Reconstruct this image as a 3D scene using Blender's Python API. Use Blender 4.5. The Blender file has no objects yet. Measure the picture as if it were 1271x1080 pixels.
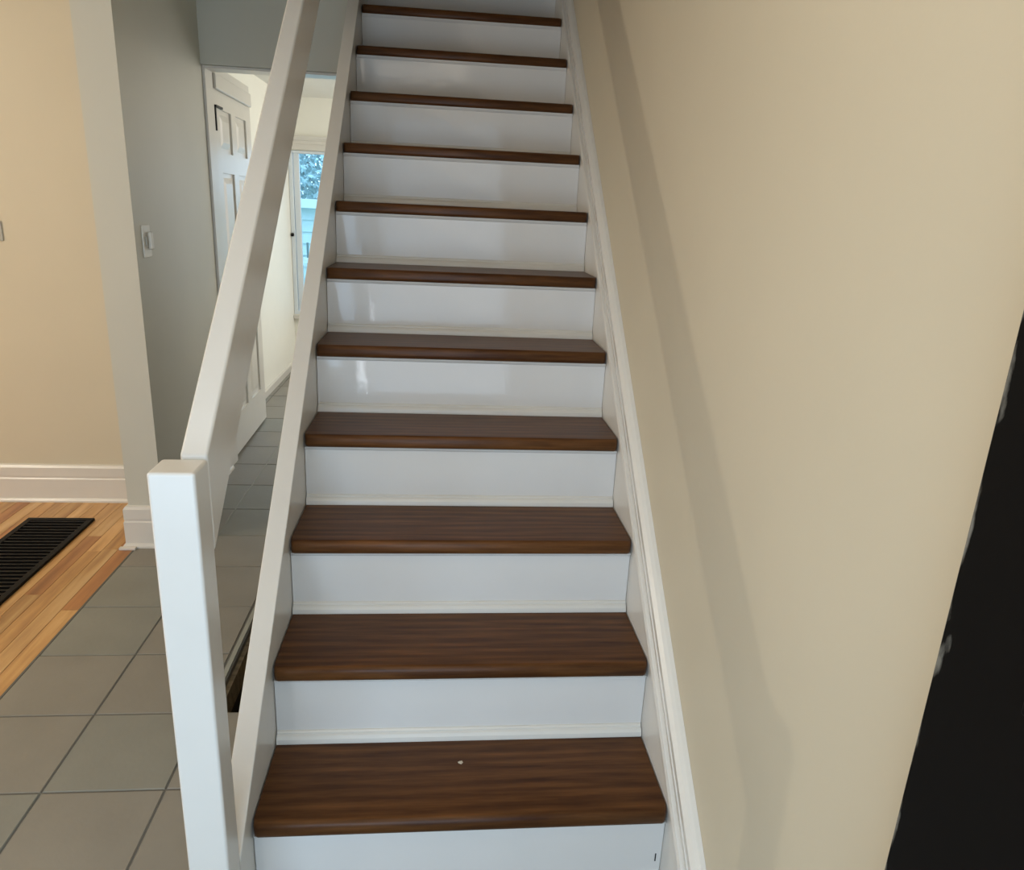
import bpy, bmesh, math, random
from mathutils import Matrix, Vector
random.seed(7)
D = bpy.data
SC = bpy.context.scene
COL = SC.collection

# ------------------------------------------------------------------ camera
CAM = Vector((0.3559, -0.9528, 1.3673))
FX, W, G, RISE = 913.63, 0.8397, 0.2282, 0.195          # focal (px), stair width, going, rise
SL = RISE / G
cd = D.cameras.new('camera'); cam = D.objects.new('camera', cd); COL.objects.link(cam)
cd.sensor_fit = 'HORIZONTAL'; cd.sensor_width = 36.0; cd.lens = FX * 36.0 / 1271.0
cd.clip_start = 0.02; cd.clip_end = 200
R_ = Vector((0.99515044, -0.08743654, 0.04506055)); U_ = Vector((-0.01711629, 0.29718188, 0.95466746)); F_ = Vector((0.096864, 0.95080901, -0.29424409))
m = Matrix((R_, U_, -F_)).transposed().to_4x4(); m.translation = CAM
cam.matrix_world = m
SC.camera = cam

# ------------------------------------------------------------------ world, lights, exposure
SC.view_settings.view_transform = 'Standard'; SC.view_settings.look = 'None'
SC.view_settings.gamma = 1.0; SC.view_settings.use_curve_mapping = False
SC.view_settings.exposure = -0.10
wd = D.worlds.new('world'); SC.world = wd; wd.use_nodes = True
wn = wd.node_tree.nodes; wl = wd.node_tree.links
bg = wn['Background']; bg.inputs['Strength'].default_value = 2.7
bg.inputs['Color'].default_value = (0.60, 0.80, 1.0, 1)

def area(name, loc, target, sx, sy, power, col, cam_vis=True):
    l = D.lights.new(name, 'AREA'); l.shape = 'RECTANGLE'; l.size = sx; l.size_y = sy; l.energy = power; l.color = col
    o = D.objects.new(name, l); COL.objects.link(o); o.location = loc
    d = Vector(target) - Vector(loc)
    o.rotation_euler = d.to_track_quat('-Z', 'Y').to_euler()
    return o
def lamp(name, loc, power, col, r):
    l = D.lights.new(name, 'POINT'); l.energy = power; l.color = col; l.shadow_soft_size = r
    o = D.objects.new(name, l); COL.objects.link(o); o.location = loc
    return o
area('front_doorway_daylight', (0.34, -1.36, 0.80), (0.34, 0, 0.62), 0.86, 1.35, 4.0, (0.50, 0.72, 1.0))
area('front_window_daylight', (-0.60, -1.36, 0.86), (-0.40, 0, 0.70), 0.74, 1.05, 8.0, (0.50, 0.72, 1.0))
area('front_sidelight_daylight', (-0.165, -1.36, 0.54), (-0.165, 0, 0.54), 0.05, 0.60, 2.4, (0.85, 0.92, 1.0))
area('living_room_ambient_fill', (-3.3, 0.2, 1.35), (0, 0.6, 1.2), 1.6, 1.3, 10, (1.0, 0.94, 0.84))  # added ambient light for the left room; its wall has no window
lamp('living_room_ceiling_lamp', (-2.7, 0.75, 1.92), 48, (1.0, 0.90, 0.76), 0.025)
area('entry_overhead_fill', (0.05, -0.45, 2.28), (0.05, -0.40, 0), 0.9, 0.9, 7.5, (1.0, 0.88, 0.72))  # added soft fill from above for rail, cap, treads and right wall
area('kitchen_side_fill', (1.35, 4.6, 1.3), (-0.8, 4.4, 1.1), 1.2, 1.2, 20, (0.95, 0.96, 1.0))  # added fill from the right side; no opening in that wall
lamp('kitchen_upper_fill', (0.75, 4.6, 1.95), 12, (1.0, 0.93, 0.80), 0.1)  # added point fill that brightens the back room walls
area('stairwell_top_fill', (0.42, 3.6, 4.5), (0.42, 2.3, 2.4), 0.7, 0.7, 0.5, (0.75, 0.88, 1.0))  # added weak cool fill at the stairwell top; no window there

# ------------------------------------------------------------------ materials
def mat(name):
    x = D.materials.new(name); x.use_nodes = True
    return x, x.node_tree.nodes, x.node_tree.links, x.node_tree.nodes['Principled BSDF']
def s2l(c):
    return tuple(((v / 255.0) / 12.92 if v / 255.0 <= 0.04045 else ((v / 255.0 + 0.055) / 1.055) ** 2.4) for v in c) + (1,)
def paint(name, rgb, rough=0.5, var=0.03, bump=0.02, scale=9.0, bscale=60.0, spec=0.5):
    x, n, l, b = mat(name)
    tc = n.new('ShaderNodeTexCoord'); nz = n.new('ShaderNodeTexNoise'); nz.inputs['Scale'].default_value = scale; nz.inputs['Detail'].default_value = 4
    rp = n.new('ShaderNodeValToRGB'); c = s2l(rgb)
    rp.color_ramp.elements[0].color = tuple(v * (1 - var) for v in c[:3]) + (1,); rp.color_ramp.elements[0].position = .3
    rp.color_ramp.elements[1].color = tuple(min(1, v * (1 + var)) for v in c[:3]) + (1,); rp.color_ramp.elements[1].position = .7
    l.new(tc.outputs['Object'], nz.inputs['Vector']); l.new(nz.outputs['Fac'], rp.inputs['Fac']); l.new(rp.outputs['Color'], b.inputs['Base Color'])
    b.inputs['Roughness'].default_value = rough; b.inputs['Specular IOR Level'].default_value = spec
    if bump:
        n2 = n.new('ShaderNodeTexNoise'); n2.inputs['Scale'].default_value = bscale; n2.inputs['Detail'].default_value = 3
        bp = n.new('ShaderNodeBump'); bp.inputs['Strength'].default_value = bump * 4; bp.inputs['Distance'].default_value = 0.002
        l.new(tc.outputs['Object'], n2.inputs['Vector']); l.new(n2.outputs['Fac'], bp.inputs['Height']); l.new(bp.outputs['Normal'], b.inputs['Normal'])
    return x
def wood(name, dark, mid, light, rough, stretch=(1.2, 26, 26), rnd=0.0, axis='X', bump=0.15, share=.85, fine=3.2, spec=.5):
    x, n, l, b = mat(name)
    tc = n.new('ShaderNodeTexCoord'); oi = n.new('ShaderNodeObjectInfo')
    off = n.new('ShaderNodeVectorMath'); off.operation = 'MULTIPLY_ADD'
    cb = n.new('ShaderNodeCombineXYZ')
    for i in range(3): l.new(oi.outputs['Random'], cb.inputs[i])
    l.new(cb.outputs[0], off.inputs[0]); off.inputs[1].default_value = (37, 53, 71); l.new(tc.outputs['Object'], off.inputs[2])
    mp = n.new('ShaderNodeMapping'); mp.inputs['Scale'].default_value = stretch; l.new(off.outputs[0], mp.inputs['Vector'])
    # large flowing growth rings
    wv = n.new('ShaderNodeTexWave'); wv.wave_type = 'BANDS'; wv.bands_direction = 'Y' if axis == 'X' else 'X'
    mp2 = n.new('ShaderNodeMapping'); mp2.inputs['Scale'].default_value = tuple(s * q for s, q in zip(stretch, (.55, .38, .38))) if axis == 'X' else tuple(s * q for s, q in zip(stretch, (.38, .55, .38)))
    l.new(off.outputs[0], mp2.inputs['Vector']); l.new(mp2.outputs[0], wv.inputs['Vector'])
    wv.inputs['Scale'].default_value = 0.9; wv.inputs['Distortion'].default_value = 7.0; wv.inputs['Detail'].default_value = 3; wv.inputs['Detail Scale'].default_value = 0.9
    nz = n.new('ShaderNodeTexNoise'); nz.inputs['Scale'].default_value = fine; nz.inputs['Detail'].default_value = 8; nz.inputs['Roughness'].default_value = .62
    l.new(mp.outputs[0], nz.inputs['Vector'])
    mx = n.new('ShaderNodeMix'); mx.data_type = 'FLOAT'; mx.inputs[0].default_value = share
    l.new(wv.outputs['Fac'], mx.inputs[2]); l.new(nz.outputs['Fac'], mx.inputs[3])
    rp = n.new('ShaderNodeValToRGB'); e = rp.color_ramp.elements
    e[0].color = s2l(dark); e[0].position = .28; e[1].color = s2l(light); e[1].position = .78
    k = e.new(.52); k.color = s2l(mid)
    l.new(mx.outputs[0], rp.inputs['Fac'])
    hs = n.new('ShaderNodeHueSaturation'); l.new(rp.outputs['Color'], hs.inputs['Color'])
    mr = n.new('ShaderNodeMapRange'); mr.inputs['To Min'].default_value = 1 - rnd; mr.inputs['To Max'].default_value = 1 + rnd
    l.new(oi.outputs['Random'], mr.inputs['Value']); l.new(mr.outputs[0], hs.inputs['Value'])
    l.new(hs.outputs['Color'], b.inputs['Base Color'])
    b.inputs['Roughness'].default_value = rough; b.inputs['Specular IOR Level'].default_value = spec
    bp = n.new('ShaderNodeBump'); bp.inputs['Strength'].default_value = bump; bp.inputs['Distance'].default_value = 0.001
    l.new(mx.outputs[0], bp.inputs['Height']); l.new(bp.outputs['Normal'], b.inputs['Normal'])
    return x
M = {}
M['wall'] = paint('beige_wall_paint', (207, 196, 171), .6, .015, .02, 3.0, 90)
M['hall'] = paint('hall_wall_paint', (200, 197, 182), .5, .02, .02, 3.0, 90)
M['ceil'] = paint('ceiling_paint', (232, 230, 222), .7, .01, .01)
M['trim'] = paint('white_gloss_trim_paint', (218, 213, 203), .30, .012, .03, 12, 45)
M['riser'] = paint('white_gloss_riser_paint', (220, 215, 208), .07, .015, .07, 7, 20, .30)
M['kitchen'] = paint('kitchen_cream_paint', (244, 241, 228), .6, .01, .01)
M['tile'] = paint('grey_floor_tile', (134, 132, 121), .42, .07, .05, 5.0, 70)
M['tile2'] = paint('grey_floor_tile_warm', (137, 131, 119), .42, .07, .05, 5.0, 70)
M['grout'] = paint('grey_grout', (108, 105, 96), .9, .05, .1)
M['groutl'] = paint('pale_edge_grout', (152, 152, 140), .8, .05, .1)
M['tread'] = wood('dark_stained_oak', (60, 33, 15), (88, 55, 27), (114, 74, 40), .36, stretch=(2.2, 30, 30), rnd=.10, share=.84, fine=2.6, spec=.2)
M['plank'] = wood('golden_oak_floor', (150, 104, 58), (194, 146, 88), (222, 182, 124), .3, stretch=(14, 1.1, 14), rnd=.26, axis='Y', bump=.03, share=.9, fine=2.0)
M['plank2'] = wood('pale_yellow_oak_floor', (172, 124, 72), (210, 164, 106), (230, 194, 140), .3, stretch=(14, 1.1, 14), rnd=.12, axis='Y', bump=.03, share=.9, fine=2.0)
M['plank3'] = wood('reddish_oak_floor', (132, 84, 46), (172, 116, 66), (196, 144, 90), .3, stretch=(14, 1.1, 14), rnd=.15, axis='Y', bump=.03, share=.9, fine=2.0)
M['black'] = paint('black_metal', (6, 5, 5), .5, .2, .03, spec=.2)
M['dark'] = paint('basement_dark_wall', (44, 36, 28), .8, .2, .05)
M['subfloor'] = wood('raw_subfloor_wood', (92, 76, 52), (130, 112, 82), (150, 134, 104), .8, rnd=.1)
M['plate'] = paint('white_plastic', (222, 218, 206), .35, .01, 0)
M['plateg'] = paint('grey_plastic', (170, 168, 158), .4, .01, 0)
M['vinyl'] = paint('white_vinyl_frame', (225, 232, 236), .35, .01, 0)
M['fleck'] = paint('pale_paint_fleck', (205, 190, 168), .7, .1, .1)
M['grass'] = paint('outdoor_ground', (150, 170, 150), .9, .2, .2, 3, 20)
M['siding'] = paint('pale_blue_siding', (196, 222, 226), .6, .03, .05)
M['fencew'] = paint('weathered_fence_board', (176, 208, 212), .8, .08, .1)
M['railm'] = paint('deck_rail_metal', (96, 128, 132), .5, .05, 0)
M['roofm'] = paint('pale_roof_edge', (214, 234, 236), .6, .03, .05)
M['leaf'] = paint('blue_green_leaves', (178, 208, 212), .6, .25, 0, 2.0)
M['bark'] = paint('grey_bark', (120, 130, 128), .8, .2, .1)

# glossy black door paint with worn pale scuffs down its edge
x, n, l, b = mat('worn_black_door_paint')
tc = n.new('ShaderNodeTexCoord'); sp = n.new('ShaderNodeSeparateXYZ'); l.new(tc.outputs['Object'], sp.inputs[0])
nz = n.new('ShaderNodeTexNoise'); nz.inputs['Scale'].default_value = 34; nz.inputs['Detail'].default_value = 6
mp = n.new('ShaderNodeMapping'); mp.inputs['Scale'].default_value = (1, 1, .35); l.new(tc.outputs['Object'], mp.inputs[0]); l.new(mp.outputs[0], nz.inputs['Vector'])
mr = n.new('ShaderNodeMapRange'); mr.inputs['From Min'].default_value = -0.016; mr.inputs['From Max'].default_value = 0.0; mr.inputs['To Min'].default_value = 0; mr.inputs['To Max'].default_value = .30
l.new(sp.outputs['Y'], mr.inputs['Value'])
ad = n.new('ShaderNodeMath'); ad.operation = 'ADD'; l.new(nz.outputs['Fac'], ad.inputs[0]); l.new(mr.outputs[0], ad.inputs[1])
rp = n.new('ShaderNodeValToRGB'); e = rp.color_ramp.elements
e[0].position = .74; e[0].color = (0.003, .0026, .0022, 1); e[1].position = .84; e[1].color = (.20, .19, .16, 1)
l.new(ad.outputs[0], rp.inputs['Fac']); l.new(rp.outputs['Color'], b.inputs['Base Color'])
b.inputs['Roughness'].default_value = .6; b.inputs['Specular IOR Level'].default_value = .12
M['bdoor'] = x
# clear window glass with a blue tint
x, n, l, b = mat('window_glass')
for q in list(n):
    if q.type == 'BSDF_PRINCIPLED': n.remove(q)
out = [q for q in n if q.type == 'OUTPUT_MATERIAL'][0]
tr = n.new('ShaderNodeBsdfTransparent'); tr.inputs[0].default_value = (.88, .96, 1, 1)
gl = n.new('ShaderNodeBsdfGlossy'); gl.inputs['Roughness'].default_value = .02
fr = n.new('ShaderNodeFresnel'); fr.inputs[0].default_value = 1.45
ms = n.new('ShaderNodeMixShader'); l.new(fr.outputs[0], ms.inputs[0]); l.new(tr.outputs[0], ms.inputs[1]); l.new(gl.outputs[0], ms.inputs[2]); l.new(ms.outputs[0], out.inputs[0])
M['glass'] = x

# ------------------------------------------------------------------ helpers
def link(name, bm, m, parent=None, loc=None, smooth=False, bevel=0, seg=2):
    bmesh.ops.recalc_face_normals(bm, faces=bm.faces[:])
    me = D.meshes.new(name); bm.to_mesh(me); bm.free()
    if smooth:
        for p in me.polygons: p.use_smooth = True
    o = D.objects.new(name, me); COL.objects.link(o)
    if m: me.materials.append(M[m])
    if loc: o.location = loc
    if parent: o.parent = parent
    if bevel:
        b = o.modifiers.new('bevel', 'BEVEL'); b.width = bevel; b.segments = seg; b.limit_method = 'ANGLE'; b.angle_limit = math.radians(40)
        b.harden_normals = True
        for p in me.polygons: p.use_smooth = True
    return o
def add_box(bm, a, b):
    x0, y0, z0 = a; x1, y1, z1 = b
    v = [bm.verts.new(p) for p in ((x0,y0,z0),(x1,y0,z0),(x1,y1,z0),(x0,y1,z0),(x0,y0,z1),(x1,y0,z1),(x1,y1,z1),(x0,y1,z1))]
    for f in ((0,3,2,1),(4,5,6,7),(0,1,5,4),(1,2,6,5),(2,3,7,6),(3,0,4,7)): bm.faces.new([v[i] for i in f])
def box(name, a, b, m, parent=None, bevel=0, seg=2):
    bm = bmesh.new(); add_box(bm, a, b)
    return link(name, bm, m, parent, bevel=bevel, seg=seg)
def loft(name, prof_a, prof_b, m, parent=None, bevel=0, smooth=False):
    """closed prism between two same-length 3-D outlines"""
    bm = bmesh.new(); A = [bm.verts.new(p) for p in prof_a]; B = [bm.verts.new(p) for p in prof_b]; n = len(A)
    for i in range(n): bm.faces.new((A[i], A[(i+1) % n], B[(i+1) % n], B[i]))
    bm.faces.new(A[::-1]); bm.faces.new(B)
    return link(name, bm, m, parent, bevel=bevel, smooth=smooth)
def extx(name, prof, x0, x1, m, parent=None, bevel=0):      # outline in (y,z) run along x
    return loft(name, [(x0, y, z) for y, z in prof], [(x1, y, z) for y, z in prof], m, parent, bevel)
def slope(name, prof, y0, y1, m, parent=None, bevel=0):     # outline in (x,h) run up the stair slope, plumb cut ends
    return loft(name, [(x, y0, h + SL * y0) for x, h in prof], [(x, y1, h + SL * y1) for x, h in prof], m, parent, bevel)
def cyl(name, a, b, r, m, parent=None, n=12, r2=None):
    a = Vector(a); b = Vector(b); d = (b - a).normalized(); u = d.orthogonal().normalized(); w = d.cross(u); r2 = r if r2 is None else r2
    pa = [a + (u * math.cos(t) + w * math.sin(t)) * r for t in [2 * math.pi * i / n for i in range(n)]]
    pb = [b + (u * math.cos(t) + w * math.sin(t)) * r2 for t in [2 * math.pi * i / n for i in range(n)]]
    return loft(name, pa, pb, m, parent)
def empty(name, loc=(0, 0, 0)):
    o = D.objects.new(name, None); COL.objects.link(o); o.location = loc; o.empty_display_size = .1
    return o
def tag(o, label=None, cat=None, group=None, kind=None):
    if label: o['label'] = label
    if cat: o['category'] = cat
    if group: o['group'] = group
    if kind: o['kind'] = kind
    return o
def struct(o, label=None, cat=None): return tag(o, label, cat, kind='structure')
def own(parent, *kids):                                     # parent without moving (parents at identity or pure offset)
    for k in kids:
        k.parent = parent; k.matrix_parent_inverse = Matrix.Translation(-parent.location)

# ------------------------------------------------------------------ the shell
YB, YH0, YH1, YF, ZC = 2.34, 2.79, 2.92, 5.42, 2.30
XW = W + .020
struct(box('wall_right', (XW, -1.45, -1.3), (XW + .15, 2.92, 5.0), 'wall'), 'tall warm beige wall running up the right side of the stairs', 'wall')
struct(box('wall_back', (-3.6, YB, -.02), (-.87, YB + .15, ZC), 'wall'), 'beige back wall of the room on the left, behind the wooden floor', 'wall')
struct(box('wall_middle', (-.87, 1.87, -.02), (-.74, YH1, ZC), 'hall'), 'pale grey partition wall between beige room and hallway, its end facing the stairs', 'wall')
bm = bmesh.new()
add_box(bm, (-.74, YH0, 1.92), (-.045, YH1, ZC)); add_box(bm, (.02, YH0, -.02), (W + .02, YH1, 1.95))
struct(link('wall_hall', bm, 'hall'), 'grey header wall above the hallway opening to the bright back room', 'wall')
struct(box('wall_left', (-3.75, -1.45, -.02), (-3.6, YB + .15, ZC), 'wall'), 'beige far left wall of the room with the wooden floor', 'wall')
bm = bmesh.new()                                            # wall with the front doorway and sidelight, behind the camera
add_box(bm, (-3.75, -1.45, -.02), (-.98, -1.30, ZC)); add_box(bm, (-.98, -1.45, -.02), (-.22, -1.30, .33)); add_box(bm, (-.98, -1.45, 1.39), (-.22, -1.30, ZC)); add_box(bm, (-.12, -1.45, -.02), (-.10, -1.30, ZC)); add_box(bm, (-.22, -1.45, .93), (-.12, -1.30, ZC))
add_box(bm, (-.22, -1.45, -.02), (-.12, -1.30, .16)); add_box(bm, (-.10, -1.45, 2.02), (.79, -1.30, ZC)); add_box(bm, (.79, -1.45, -.02), (XW, -1.30, ZC))
struct(link('wall_front', bm, 'wall'), 'front wall with the entry doorway behind the viewer', 'wall')
bm = bmesh.new()
add_box(bm, (-1.05, YH1, -.02), (-.89, YF + .12, 2.12))
struct(link('wall_rear_left', bm, 'kitchen'), 'cream left wall of the bright back room beside the open panelled door', 'wall')
bm = bmesh.new()
add_box(bm, (-1.05, YF, -.02), (1.6, YF + .12, .43)); add_box(bm, (-1.05, YF, 1.73), (1.6, YF + .12, 2.12)); add_box(bm, (.36, YF, .43), (1.6, YF + .12, 1.73)); add_box(bm, (-1.05, YF, .43), (-.888, YF + .12, 1.73))
struct(link('wall_rear', bm, 'kitchen'), 'cream rear wall of the back room around the tall window', 'wall')
struct(box('wall_rear_right', (1.6, YH1, -.02), (1.75, YF + .12, 2.12), 'kitchen'), 'cream right wall of the back room', 'wall')
struct(box('wall_partition', (W + .02, YH1, -.02), (1.6, YH1 + .1, 2.12), 'kitchen'), 'wall of the back room behind the staircase', 'wall')
for a_, b_, t_ in (((-3.75, -1.45, ZC), (-.045, YH1, ZC + .235), 'white ceiling over the left room and hallway'), ((-.045, -1.45, ZC), (XW, .25, ZC + .235), 'white ceiling over the entry'),
                   ((-1.05, YH1, 2.12), (-.046, YF + .12, 2.535), 'white ceiling of the back room, left part'), ((-.046, YH1 + .1, 2.12), (1.75, YF + .12, 2.295), 'white ceiling of the back room, right part'), ((-.2, -.1, 5.0), (XW + .15, 5.4, 5.1), 'white ceiling high over the stairwell')):
    struct(box('ceiling', a_, b_, 'ceil'), t_, 'ceiling')
bm = bmesh.new()
add_box(bm, (-.165, .13, ZC + .235), (-.045, 5.4, 5.0)); add_box(bm, (-.045, .13, ZC + .235), (XW, .25, 5.0)); add_box(bm, (-.165, 5.3, 2.535), (XW, 5.4, 5.0)); add_box(bm, (XW, 2.92, 2.535), (XW + .15, 5.4, 5.0))
struct(link('wall_stairwell', bm, 'hall'), 'grey upper walls of the stairwell above the hall ceiling', 'wall')

# floor: slab, tiles, oak planks
HX, HY0, HY1 = -.265, .828, 2.79                            # opening beside the stairs, down to the basement
bm = bmesh.new()
T = .0035
add_box(bm, (-3.75, -1.45, -.10), (HX + .004, YF + .12, -T)); add_box(bm, (HX + .004, -1.45, -.10), (XW, HY0, -T)); add_box(bm, (HX + .004, HY1, -.10), (1.75, YF + .12, -T))
floor = struct(link('floor', bm, 'grout'), 'ground floor of grey tiles beside golden oak planks', 'floor')
P = .284; GW = .005
XS = [-.8515, -.5680, -.2850, -.001, .283, .567, .851, 1.135, 1.419, 1.60]
YS = [.545 + P * i for i in range(-6, 0)] + [.545, .825, 1.107, 1.392, 1.69, 1.968, 2.250, 2.553, 2.86, 3.16, 3.45, 3.74, 4.03, 4.32, 4.61, 4.90, 5.19, 5.42]
def tile(x0, x1, y0, y1):
    if x1 - x0 < .02 or y1 - y0 < .02: return
    g = GW / 2; b = .0018
    bm = bmesh.new(); lo = [(x0+g, y0+g), (x1-g, y0+g), (x1-g, y1-g), (x0+g, y1-g)]; hi = [(x0+g+b, y0+g+b), (x1-g-b, y0+g+b), (x1-g-b, y1-g-b), (x0+g+b, y1-g-b)]
    dz = random.uniform(-.0004, .0004)
    A = [bm.verts.new((x, y, -T)) for x, y in lo]; B = [bm.verts.new((x, y, -b + dz)) for x, y in lo]; C_ = [bm.verts.new((x, y, dz)) for x, y in hi]
    for i in range(4):
        j = (i + 1) % 4; bm.faces.new((A[i], A[j], B[j], B[i])); bm.faces.new((B[i], B[j], C_[j], C_[i]))
    bm.faces.new(C_)
    link('tile', bm, random.choice(('tile', 'tile2')), floor)
for i in range(len(YS) - 1):
    y0, y1 = YS[i], YS[i+1]
    if y0 >= YH1 - .06: tile(-.89, XS[0], y0, y1)
    elif y1 > 1.9: pass
    for k in range(len(XS) - 1):
        x0, x1 = XS[k], XS[k+1]
        if y0 < 2.79 and k >= 6: continue
        if k == 0 and 1.68 < y0 < 1.7:                    # cut round the partition end
            tile(x0, x1, y0, 1.868); tile(-.74, x1, 1.868, y1); continue
        if k == 0 and 1.7 < y0 < 2.8: x0 = -.74
        if y0 < .8:
            if k == 2: x1 = min(x1, XS[3])
            if k >= 3 and y0 > -.1: continue              # under the stairs
            if k == 5: x1 = W + .0
            tile(x0, x1, y0, y1)
        elif y0 < 2.79:
            if k <= 1: tile(x0, x1, y0, y1)
        else: tile(x0, x1, y0, y1)
bm = bmesh.new(); add_box(bm, (-.285 + GW, .830, -.02), (HX, 2.79, .0015))
o = link('tile_edge_strip', bm, 'groutl', floor, bevel=.002); tag(o, 'pale grey strip along the edge of the tiles by the stair opening')
o = box('pale_grout_line', (-.5705, 1.9, -T), (-.5655, YF, -.0008), 'groutl', floor); tag(o, 'pale grout line running down the hallway tiles')
box('threshold_strip', (-.855, -1.3, -T), (-.849, 1.87, .0005), 'grout', floor)
# raw slab edge and dark shaft
bm = bmesh.new(); add_box(bm, (HX + .004, HY0, -.095), (HX + .018, HY1, -.021))
link('floor_edge', bm, 'subfloor', floor)
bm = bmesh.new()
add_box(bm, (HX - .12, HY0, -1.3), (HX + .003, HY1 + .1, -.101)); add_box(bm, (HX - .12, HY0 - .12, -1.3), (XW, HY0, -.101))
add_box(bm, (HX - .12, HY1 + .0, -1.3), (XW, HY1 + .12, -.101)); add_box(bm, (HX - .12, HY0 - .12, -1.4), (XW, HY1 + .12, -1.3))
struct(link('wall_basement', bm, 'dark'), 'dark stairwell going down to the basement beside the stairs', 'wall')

# oak planks
PW = .057
xr = -.855; rest = bmesh.new(); r = 0
while xr > -3.6:
    xl = max(xr - PW, -3.6); y = -1.3 - random.random() * .5
    while y < YB:
        L = random.uniform(.35, 1.15); y1 = min(y + L, YB); ya = max(y, -1.3)
        if y1 - ya > .03:
            xa, xb = xl + .0010, xr - .0010
            if xl > -2.1 and y1 > .3 and not (xl > -.93 and ya > 1.86):
                bm = bmesh.new(); add_box(bm, (xa, ya + .0006, -T), (xb, y1 - .0006, random.uniform(-.0002, .0002)))
                p_ = link('plank', bm, random.choice(('plank', 'plank', 'plank2', 'plank2', 'plank3')), floor)
            elif not (xl > -.93 and ya > 1.86):
                add_box(rest, (xa, ya + .0006, -T), (xb, y1 - .0006, 0))
        y += L
    xr -= PW; r += 1
tag(link('planks', rest, 'plank', floor), kind='stuff')

# baseboards
def baseboard(name, pts_a, pts_b, m='trim'): pass
def bb_profile(d):                                          # (out, z): stepped board with a shoe moulding
    return [(0, 0), (d + .010, 0), (d + .010, .008), (d + .004, .016), (d, .018), (d, .108), (d - .004, .114), (d - .002, .122), (d - .002, .162), (d - .009, .172), (0, .175)]
pr = bb_profile(.020)
o = loft('baseboard_back', [(-3.6, YB - a, z) for a, z in pr], [(-.87, YB - a, z) for a, z in pr], 'trim'); struct(o, 'white stepped baseboard along the beige back wall above the oak floor', 'baseboard')
# wraps the partition end: front run + returns
def wrap(off):
    return [(-.87 - off, YB), (-.87 - off, 1.87 - off), (-.74 + off, 1.87 - off), (-.74 + off, YH0)]
bm = bmesh.new(); rows = []
for a, z in pr: rows.append([bm.verts.new((x, y, z)) for x, y in wrap(a * .9)])
for i in range(len(rows) - 1):
    for j in range(3): bm.faces.new((rows[i][j], rows[i][j+1], rows[i+1][j+1], rows[i+1][j]))
struct(link('baseboard_middle', bm, 'trim'), 'white baseboard wrapped round the end of the hallway partition', 'baseboard')
tag(box('threshold_block', (-.905, 1.822, .0008), (-.842, 1.8405, .011), 'trim', bevel=.002), 'small white wooden block on the floor at the foot of the partition end', 'block')
prs = [(0, 0), (.012, 0), (.012, .045), (.006, .055), (0, .056)]
o = loft('baseboard_rear', [(-.89 + a, YH1 + .02, z) for a, z in prs], [(-.89 + a, YF, z) for a, z in prs], 'trim'); struct(o, 'white baseboard along the left wall of the bright back room', 'baseboard')
# door lining at the hall opening
bm = bmesh.new(); add_box(bm, (-.74, YH0 + .015, 0.001), (-.728, YH1 - .002, 1.92)); add_box(bm, (-.728, YH0 + .015, 1.908), (-.045, YH1 - .002, 1.9195))
struct(link('trim_1', bm, 'trim', bevel=.002), 'thin white lining inside the hallway opening', 'trim')

# ------------------------------------------------------------------ staircase
st = empty('staircase', (0, 0, 0))
tag(st, 'staircase of dark stained oak treads and glossy white risers between white stringers', 'staircase')
TH = .034; RY = .245                                        # tread thickness, riser face behind the nosing
NT = 12
ft = bmesh.new()
def tread_mesh():
    bm = bmesh.new()
    x0, x1 = .003, W - .003; d = RY + .003; c = .012
    pl = [(x0, d), (x0, c), (x0 + .003, .004), (x0 + .010, 0), (x1 - .010, 0), (x1 - .004, .004), (x1, c), (x1, d)]
    # rounded nose profile: stack of offset outlines
    lv = [(-TH, .006), (-TH + .004, .0015), (-TH + .010, 0), (-.011, 0), (-.005, .002), (-.0015, .006), (0, .012)]
    rings = []
    for z, ins in lv:
        rings.append([bm.verts.new((x, y + ins * (1 if y < d else 0), z)) for x, y in pl])
    n = len(pl)
    for a, b in zip(rings, rings[1:]):
        for i in range(n): bm.faces.new((a[i], a[(i+1) % n], b[(i+1) % n], b[i]))
    bm.faces.new(rings[0][::-1]); bm.faces.new(rings[-1])
    return bm
t0 = link('tread', tread_mesh(), 'tread', st)
for p in t0.data.polygons: p.use_smooth = p.area < .02
t0.location = (0, G, RISE)
for k in range(2, NT + 1):
    o = t0.copy(); COL.objects.link(o); o.location = (0, k * G, k * RISE); o.parent = st
# risers: riser k carries tread k
q = RISE - TH
bm = bmesh.new(); add_box(bm, (.001, 0, 0), (W - .001, .016, q)); r0 = link('riser', bm, 'riser', st)
r0.location = (0, RY, 0.0)
risers = [r0]
for k in range(1, NT + 1):
    o = r0.copy(); COL.objects.link(o); o.location = (0, k * G + RY, k * RISE); o.parent = st; risers.append(o)
r0.location = (0, G + .017, 0)
# cove moulding at the foot of each riser
cv = [(0, 0), (-.018, 0), (-.018, .004), (-.0165, .011), (-.012, .0165), (-.007, .019), (-.007, .022), (-.003, .025), (0, .025)]
c0 = extx('cove_moulding', cv, .002, W - .002, 'trim', st); c0.location = (0, G + .017, 0)
for k in range(1, NT + 1):
    o = c0.copy(); COL.objects.link(o); o.location = (0, k * G + RY, k * RISE); o.parent = st
# small cove under each nosing
sc = [(0, 0), (0, -.011), (-.003, -.009), (-.008, -.004), (-.010, 0)]
s0 = extx('scotia', sc, .002, W - .002, 'riser', st); s0.location = (0, G + .017, RISE - TH)
for k in range(2, NT + 1):
    o = s0.copy(); COL.objects.link(o); o.location = (0, k * G + .017, k * RISE - TH); o.parent = st
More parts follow.
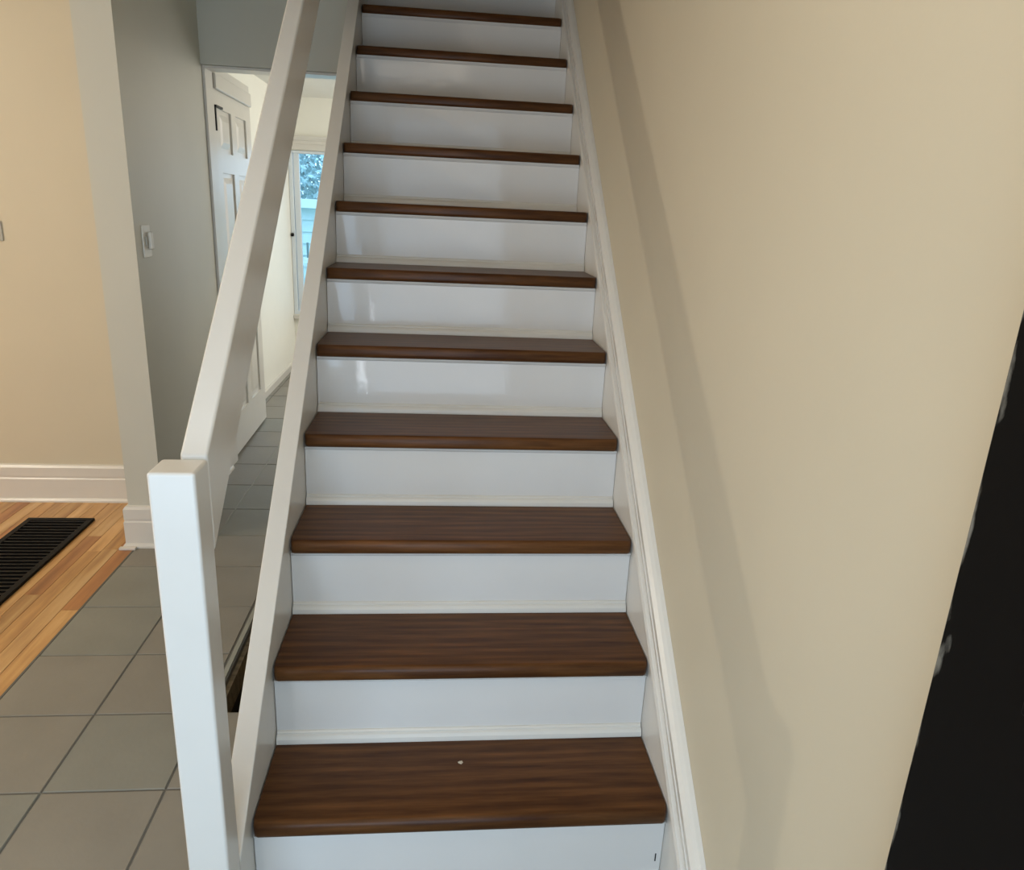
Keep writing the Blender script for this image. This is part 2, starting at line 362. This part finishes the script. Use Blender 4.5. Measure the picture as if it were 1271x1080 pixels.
# left stringer board with its cap
XL = -.0431; HC = .062
Y0 = .1562; YE = 2.97
body = [(XL + .003, y, z) for y, z in ((Y0, 0), (Y0, HC - .012 + SL * Y0), (YE, HC - .012 + SL * YE), (YE, SL * YE - .33), (.42, 0))]
loft('stringer', body, [(-.0005, y, z) for _, y, z in body], 'trim', st)
o = slope('stringer_cap', [(XL, HC - .012), (.0015, HC - .012), (.0015, HC), (XL, HC)], Y0, YE, 'trim', st, bevel=.0025)
tag(o, 'smooth cap board along the top of the left stringer')
# right skirt board and its ridged moulding
body = [(W, y, z) for y, z in ((.0, 0), (.0, .024), (YE, .024 + SL * YE), (YE, SL * YE - .33), (.42, 0))]
loft('skirt_board', body, [(XW - .0005, y, z) for _, y, z in body], 'trim', st)
H0, H1 = .0232, .1551
prm = [(XW - .0005, H0), (W - .004, H0), (W - .008, H0 + .004), (W - .009, .040), (W - .006, .052), (W + .006, .056), (W + .007, .084), (W + .002, .088), (W - .006, .092), (W - .006, .104), (W + .002, .1075), (W + .002, .110),
       (W - .005, .113), (W - .006, .135), (W + .002, .147), (W + .010, .153), (XW - .0005, H1)]
o = slope('skirt_moulding', prm, .0, YE, 'trim', st); tag(o, 'ridged cream moulding running up the wall above the skirt board')
# closed underside
loft('soffit', [(0, y, z) for y, z in ((.50, 0.0), (.50, -.012), (YE, SL * YE - .372), (YE, SL * YE - .36), (.52, 0.0))], [(W, y, z) for y, z in ((.50, 0.0), (.50, -.012), (YE, SL * YE - .372), (YE, SL * YE - .36), (.52, 0.0))], 'trim', st)

# second-floor landing
struct(box('floor_upper', (-.045, NT * G + RY + .017, 2.30), (XW + .15, 5.4, 2.534), 'plank'), 'upstairs landing floor at the head of the stairs', 'floor')

# banister: newel post and handrail
bn = empty('banister', (-.034, .12, 0))
tag(bn, 'white square newel post with plain sloping wooden handrail on the left of the stairs', 'banister')
PX0, PY0, PY1, PZ = -.0687, .0913, .1558, .977
o = box('newel_post', (PX0, PY0, 0.0005), (0, PY1, PZ), 'trim', bevel=.0055, seg=4); own(bn, o)
o = slope('handrail', [(-.0415, .686), (0, .686), (0, .8515), (-.0415, .8515)], PY1 - .001, 3.3, 'trim', bevel=.005); own(bn, o)
for mm in o.modifiers: mm.segments = 3

# ------------------------------------------------------------------ open black front door, right
DX = .800; DY = -.420
dr = empty('door_1', (DX, DY, 0)); struct(dr, 'worn black entrance door opened flat against the right wall, cut off by the frame', 'door')
bm = bmesh.new(); add_box(bm, (0, -.86, .008), (.04, 0, 2.0)); o = link('door_leaf', bm, 'bdoor', dr, bevel=.002)
for z0, z1 in ((.20, .82), (1.02, 1.82)):
    for y0, y1 in ((-.76, -.47), (-.39, -.10)):
        bm = bmesh.new(); add_box(bm, (-.006, y0, z0), (0, y1, z1)); link('door_panel', bm, 'bdoor', dr, bevel=.004)
for z in (.2, 1.0, 1.8): cyl('hinge', (.02, -.862, z), (.02, -.862, z + .09), .007, 'black', dr)

# ------------------------------------------------------------------ six-panel door in the hallway opening
dd = empty('door_2', (-.742, 2.935, 0)); dd.rotation_euler = (0, 0, math.radians(1.2))
struct(dd, 'white six-panel door standing open in the far end of the hallway', 'door')
LD = .785; zt = 1.955
def dbox(name, y0, y1, z0, z1, x0, x1, m, bev=0, parent=dd):
    bm = bmesh.new(); add_box(bm, (x0, y0, z0), (x1, y1, z1)); return link(name, bm, m, parent, bevel=bev)
# frame members stand proud of the sunk panels
rows_ = [(.225, .735), (.86, 1.47), (1.565, 1.765)]
cols_ = [(.115, .345), (.44, .67)]
bm = bmesh.new(); add_box(bm, (-.034, 0, .015), (-.010, LD, zt)); link('door_core', bm, 'trim', dd)
bm = bmesh.new(); add_box(bm, (-.010, 0, .015), (0, cols_[0][0], zt)); add_box(bm, (-.010, cols_[1][1], .015), (0, LD, zt)); add_box(bm, (-.010, cols_[0][1], .015), (0, cols_[1][0], zt))
link('door_stiles', bm, 'trim', dd)
bm = bmesh.new(); zz = [(.015, rows_[0][0]), (rows_[0][1], rows_[1][0]), (rows_[1][1], rows_[2][0]), (rows_[2][1], zt)]
for a, b in zz:
    for c in cols_: add_box(bm, (-.010, c[0], a), (0, c[1], b))
link('door_rails', bm, 'trim', dd)
for a, b in rows_:
    for c in cols_:
        bm = bmesh.new()
        lo = [(c[0] + .022, a + .022), (c[1] - .022, a + .022), (c[1] - .022, b - .022), (c[0] + .022, b - .022)]; hi = [(c[0] + .05, a + .05), (c[1] - .05, a + .05), (c[1] - .05, b - .05), (c[0] + .05, b - .05)]
        A = [bm.verts.new((-.010, y, z)) for y, z in lo]; B = [bm.verts.new((-.001, y, z)) for y, z in hi]
        for i in range(4): bm.faces.new((A[i], A[(i+1) % 4], B[(i+1) % 4], B[i]))
        bm.faces.new(B); link('door_panel', bm, 'trim', dd)
dbox('top_moulding', .03, LD - .02, 1.845, 1.915, 0, .016, 'trim', .006)
bm = bmesh.new(); add_box(bm, (0, .035, 1.66), (.006, .047, 1.775)); add_box(bm, (0, .035, 1.765), (.010, .155, 1.775)); tag(link('door_mark', bm, 'black', dd), 'thin black angle-shaped mark near the top of the door')  # two thin black strips forming an angle on the leaf

# ------------------------------------------------------------------ far window and what stands outside it
wi = empty('window_1', (-.885, YF, .43)); struct(wi, 'tall white framed window in the back room with a small black latch knob', 'window')
WX0, WX1, WZ0, WZ1 = -.886, .36, .43, 1.728
def wbox(name, a, b, m, bev=0):
    bm = bmesh.new(); add_box(bm, a, b); o = link(name, bm, m, bevel=bev); own(wi, o); return o
bm = bmesh.new(); add_box(bm, (WX0, YF + .001, WZ0), (WX0 + .030, YF + .075, WZ1)); add_box(bm, (WX1 - .04, YF + .001, WZ0), (WX1, YF + .075, WZ1)); add_box(bm, (WX0 + .03, YF + .001, WZ1 - .02), (WX1 - .04, YF + .075, WZ1)); add_box(bm, (WX0 + .03, YF + .001, WZ0), (WX1 - .04, YF + .075, WZ0 + .03))
o = link('window_frame', bm, 'vinyl', bevel=.003); own(wi, o)
bm = bmesh.new(); a0, a1 = WX0 + .034, -.06
add_box(bm, (a0, YF + .02, WZ0 + .035), (a0 + .045, YF + .055, WZ1 - .012)); add_box(bm, (a1 - .045, YF + .02, WZ0 + .035), (a1, YF + .055, WZ1 - .012)); add_box(bm, (a0 + .045, YF + .02, WZ1 - .022), (a1 - .045, YF + .055, WZ1 - .012)); add_box(bm, (a0 + .045, YF + .02, WZ0 + .035), (a1 - .045, YF + .055, WZ0 + .075))
o = link('window_sash', bm, 'vinyl', bevel=.003); own(wi, o)
bm = bmesh.new(); add_box(bm, (-.06, YF + .02, WZ0 + .03), (-.01, YF + .055, WZ1 - .02)); add_box(bm, (.27, YF + .02, WZ0 + .03), (.32, YF + .055, WZ1 - .02)); add_box(bm, (-.01, YF + .02, WZ1 - .06), (.27, YF + .055, WZ1 - .02)); add_box(bm, (-.01, YF + .02, WZ0 + .03), (.27, YF + .055, WZ0 + .075))
o = link('window_sash', bm, 'vinyl', bevel=.003); own(wi, o)
wbox('pane', (a0 + .045, YF + .036, WZ0 + .075), (a1 - .045, YF + .040, WZ1 - .022), 'glass')
wbox('pane', (-.01, YF + .036, WZ0 + .075), (.27, YF + .040, WZ1 - .06), 'glass')
wbox('window_sill', (-.888, YF - .03, .395), (.40, YF, .425), 'trim', .004)
wbox('latch_knob', (-.890 + .004, YF - .028, 1.066), (-.862, YF - .0005, 1.094), 'black', .008)
hp = [(0, 1.735), (-.014, 1.735), (-.014, 1.775), (-.020, 1.779), (-.020, 1.800), (-.028, 1.806), (-.036, 1.822), (-.036, 1.836), (0, 1.836)]
o = extx('head_casing', [(YF + a, z) for a, z in hp], -.888, .42, 'trim'); own(wi, o)
# outdoors
gr = struct(box('ground', (-9, 5.7, -.5), (7, 22, -.30), 'grass'), 'pale ground outside the back window', 'ground')
hs = empty('neighbouring_house', (-1.6, 12, -.3)); tag(hs, 'pale blue clapboard house seen through the back window', 'house')
def hbox(name, a, b, m):
    bm = bmesh.new(); add_box(bm, a, b); o = link(name, bm, m); own(hs, o); return o
hbox('house_wall', (-7, 12.05, -.3), (5, 14, 1.22), 'siding')
z = -.3; k = 0
while z < 1.15:
    bm = bmesh.new(); v = [(-7, 12.05, z), (-7, 12.0, z), (-7, 12.04, z + .19), (-7, 12.05, z + .19)]
    A = [bm.verts.new(p) for p in v]; B = [bm.verts.new((5, p[1], p[2])) for p in v]
    for i in range(4): bm.faces.new((A[i], A[(i+1) % 4], B[(i+1) % 4], B[i]))
    bm.faces.new(A); bm.faces.new(B[::-1]); o = link('clapboard', bm, 'siding'); own(hs, o); z += .19
hbox('roof', (-7.2, 11.8, 1.22), (5.2, 14.2, 1.36), 'roofm')
fe = empty('yard_fence', (-1.4, 8.4, -.3)); tag(fe, 'low metal railing fence in the yard outside the back window', 'fence')
def fbox(name, a, b, m):
    bm = bmesh.new(); add_box(bm, a, b); o = link(name, bm, m); own(fe, o); return o
fbox('fence_rail', (-3.6, 8.38, .62), (1, 8.42, .68), 'roofm'); fbox('fence_rail', (-3.6, 8.38, -.05), (1, 8.42, .0), 'roofm')
xx = -3.5
while xx < 1: fbox('picket', (xx, 8.385, -.3), (xx + .022, 8.415, .86), 'railm'); xx += .17
def tree(x, y, h, rad, seed, label):
    rng = random.Random(seed); t = empty('garden_tree', (x, y, -.3)); tag(t, label, 'tree', None)
    o = cyl('trunk', (x, y, -.3), (x + .1, y, h * .55), .13, 'bark', None, 10, .07); own(t, o)
    for i in range(7):
        a = rng.uniform(0, 6.28); o = cyl('branch', (x + .08, y, h * .42 + .1 * i), (x + math.cos(a) * rad * .8, y + math.sin(a) * rad * .6, h * .5 + rng.uniform(.2, 1.2)), .045, 'bark', None, 6, .012); own(t, o)
    bm = bmesh.new()
    for i in range(5200):
        u = Vector((rng.gauss(0, 1), rng.gauss(0, 1), rng.gauss(0, 1))).normalized() * rad * rng.uniform(.35, 1) ** .6
        c = Vector((x, y, h * .62)) + Vector((u.x, u.y * .8, u.z * .75)) + Vector((0, 0, .12 * math.sin(u.x * 7)))
        a = Vector((rng.gauss(0, 1), rng.gauss(0, 1), rng.gauss(0, 1))).normalized(); b_ = a.orthogonal().normalized(); s = rng.uniform(.05, .10)
        v = [bm.verts.new(c + a * s), bm.verts.new(c + b_ * s * .45), bm.verts.new(c - a * s), bm.verts.new(c - b_ * s * .45)]
        bm.faces.new(v)
    o = link('foliage', bm, 'leaf'); own(t, o); o['kind'] = 'stuff'
    return t
tree(-1.9, 14.9 + .9, 3.5, 1.5, 1, 'leafy tree behind the clapboard house, nearest the window edge')
tree(-5.4, 16.3, 3.7, 1.6, 2, 'wide leafy tree rising further left behind the clapboard house')

# ------------------------------------------------------------------ floor register
fv = empty('floor_vent', (-1.256, 1.68, 0)); tag(fv, 'large black metal floor register set on the oak planks', 'floor vent')
VX0, VX1, VY0, VY1 = -1.392, -1.121, 1.20, 2.118
def vbox(name, a, b, bev=0):
    bm = bmesh.new(); add_box(bm, a, b); o = link(name, bm, 'black', bevel=bev); own(fv, o); return o
vbox('base_plate', (VX0, VY0, .0005), (VX1, VY1, .003))
bm = bmesh.new(); f = .024
add_box(bm, (VX0, VY0, .003), (VX1, VY0 + f, .011)); add_box(bm, (VX0, VY1 - f, .003), (VX1, VY1, .011)); add_box(bm, (VX0, VY0 + f, .003), (VX0 + f, VY1 - f, .011)); add_box(bm, (VX1 - f, VY0 + f, .003), (VX1, VY1 - f, .011))
o = link('rim', bm, 'black', bevel=.003); own(fv, o)
yy = VY0 + f + .012
while yy < VY1 - f - .012:
    vbox('louvre', (VX0 + f, yy, .003), (VX1 - f, yy + .012, .009)); yy += .028

# ------------------------------------------------------------------ wall plates
sw = empty('light_switch', (-.74, 1.965, 1.19)); tag(sw, 'white light switch plate with a rounded dimmer on the grey hallway wall', 'light switch')
bm = bmesh.new(); add_box(bm, (0, -.035, -.058), (.006, .035, .058)); link('switch_plate', bm, 'plate', sw, bevel=.002)
bm = bmesh.new(); add_box(bm, (.006, .002, -.030), (.022, .024, .034)); link('dimmer', bm, 'plate', sw, bevel=.006)
bm = bmesh.new(); add_box(bm, (.006, -.022, -.018), (.012, -.010, .018)); link('toggle', bm, 'plateg', sw, bevel=.002)
sw = empty('outlet_plate', (-1.475, YB, 1.185)); tag(sw, 'small grey switch plate on the beige back wall, cut off by the left frame edge', 'switch plate')
bm = bmesh.new(); add_box(bm, (-.035, -.006, -.040), (.035, 0, .040)); link('cover_plate', bm, 'plateg', sw, bevel=.002)
bm = bmesh.new(); add_box(bm, (-.006, -.016, -.012), (.006, -.006, .012)); link('toggle', bm, 'plate', sw, bevel=.002)

# ------------------------------------------------------------------ small marks
bm = bmesh.new(); pts = [(0, 0), (.006, -.003), (.010, .002), (.008, .008), (.003, .007), (-.002, .004)]
A = [bm.verts.new((x, y, 0)) for x, y in pts]; B = [bm.verts.new((x * .8, y * .8, .0012)) for x, y in pts]
for i in range(6): bm.faces.new((A[i], A[(i+1) % 6], B[(i+1) % 6], B[i]))
bm.faces.new(B); o = link('paint_fleck', bm, 'fleck', loc=(.408, .383, RISE + .0003)); tag(o, 'tiny pale paint fleck lying on the lowest tread', 'paint fleck')

bm = bmesh.new(); add_box(bm, (.826, -.0008, .050), (.8285, .0012, .070)); o = link('paint_chip', bm, 'black', st); o.location = (0, G + .017, 0); tag(o, 'thin dark chip in the paint at the right end of the bottom riser')
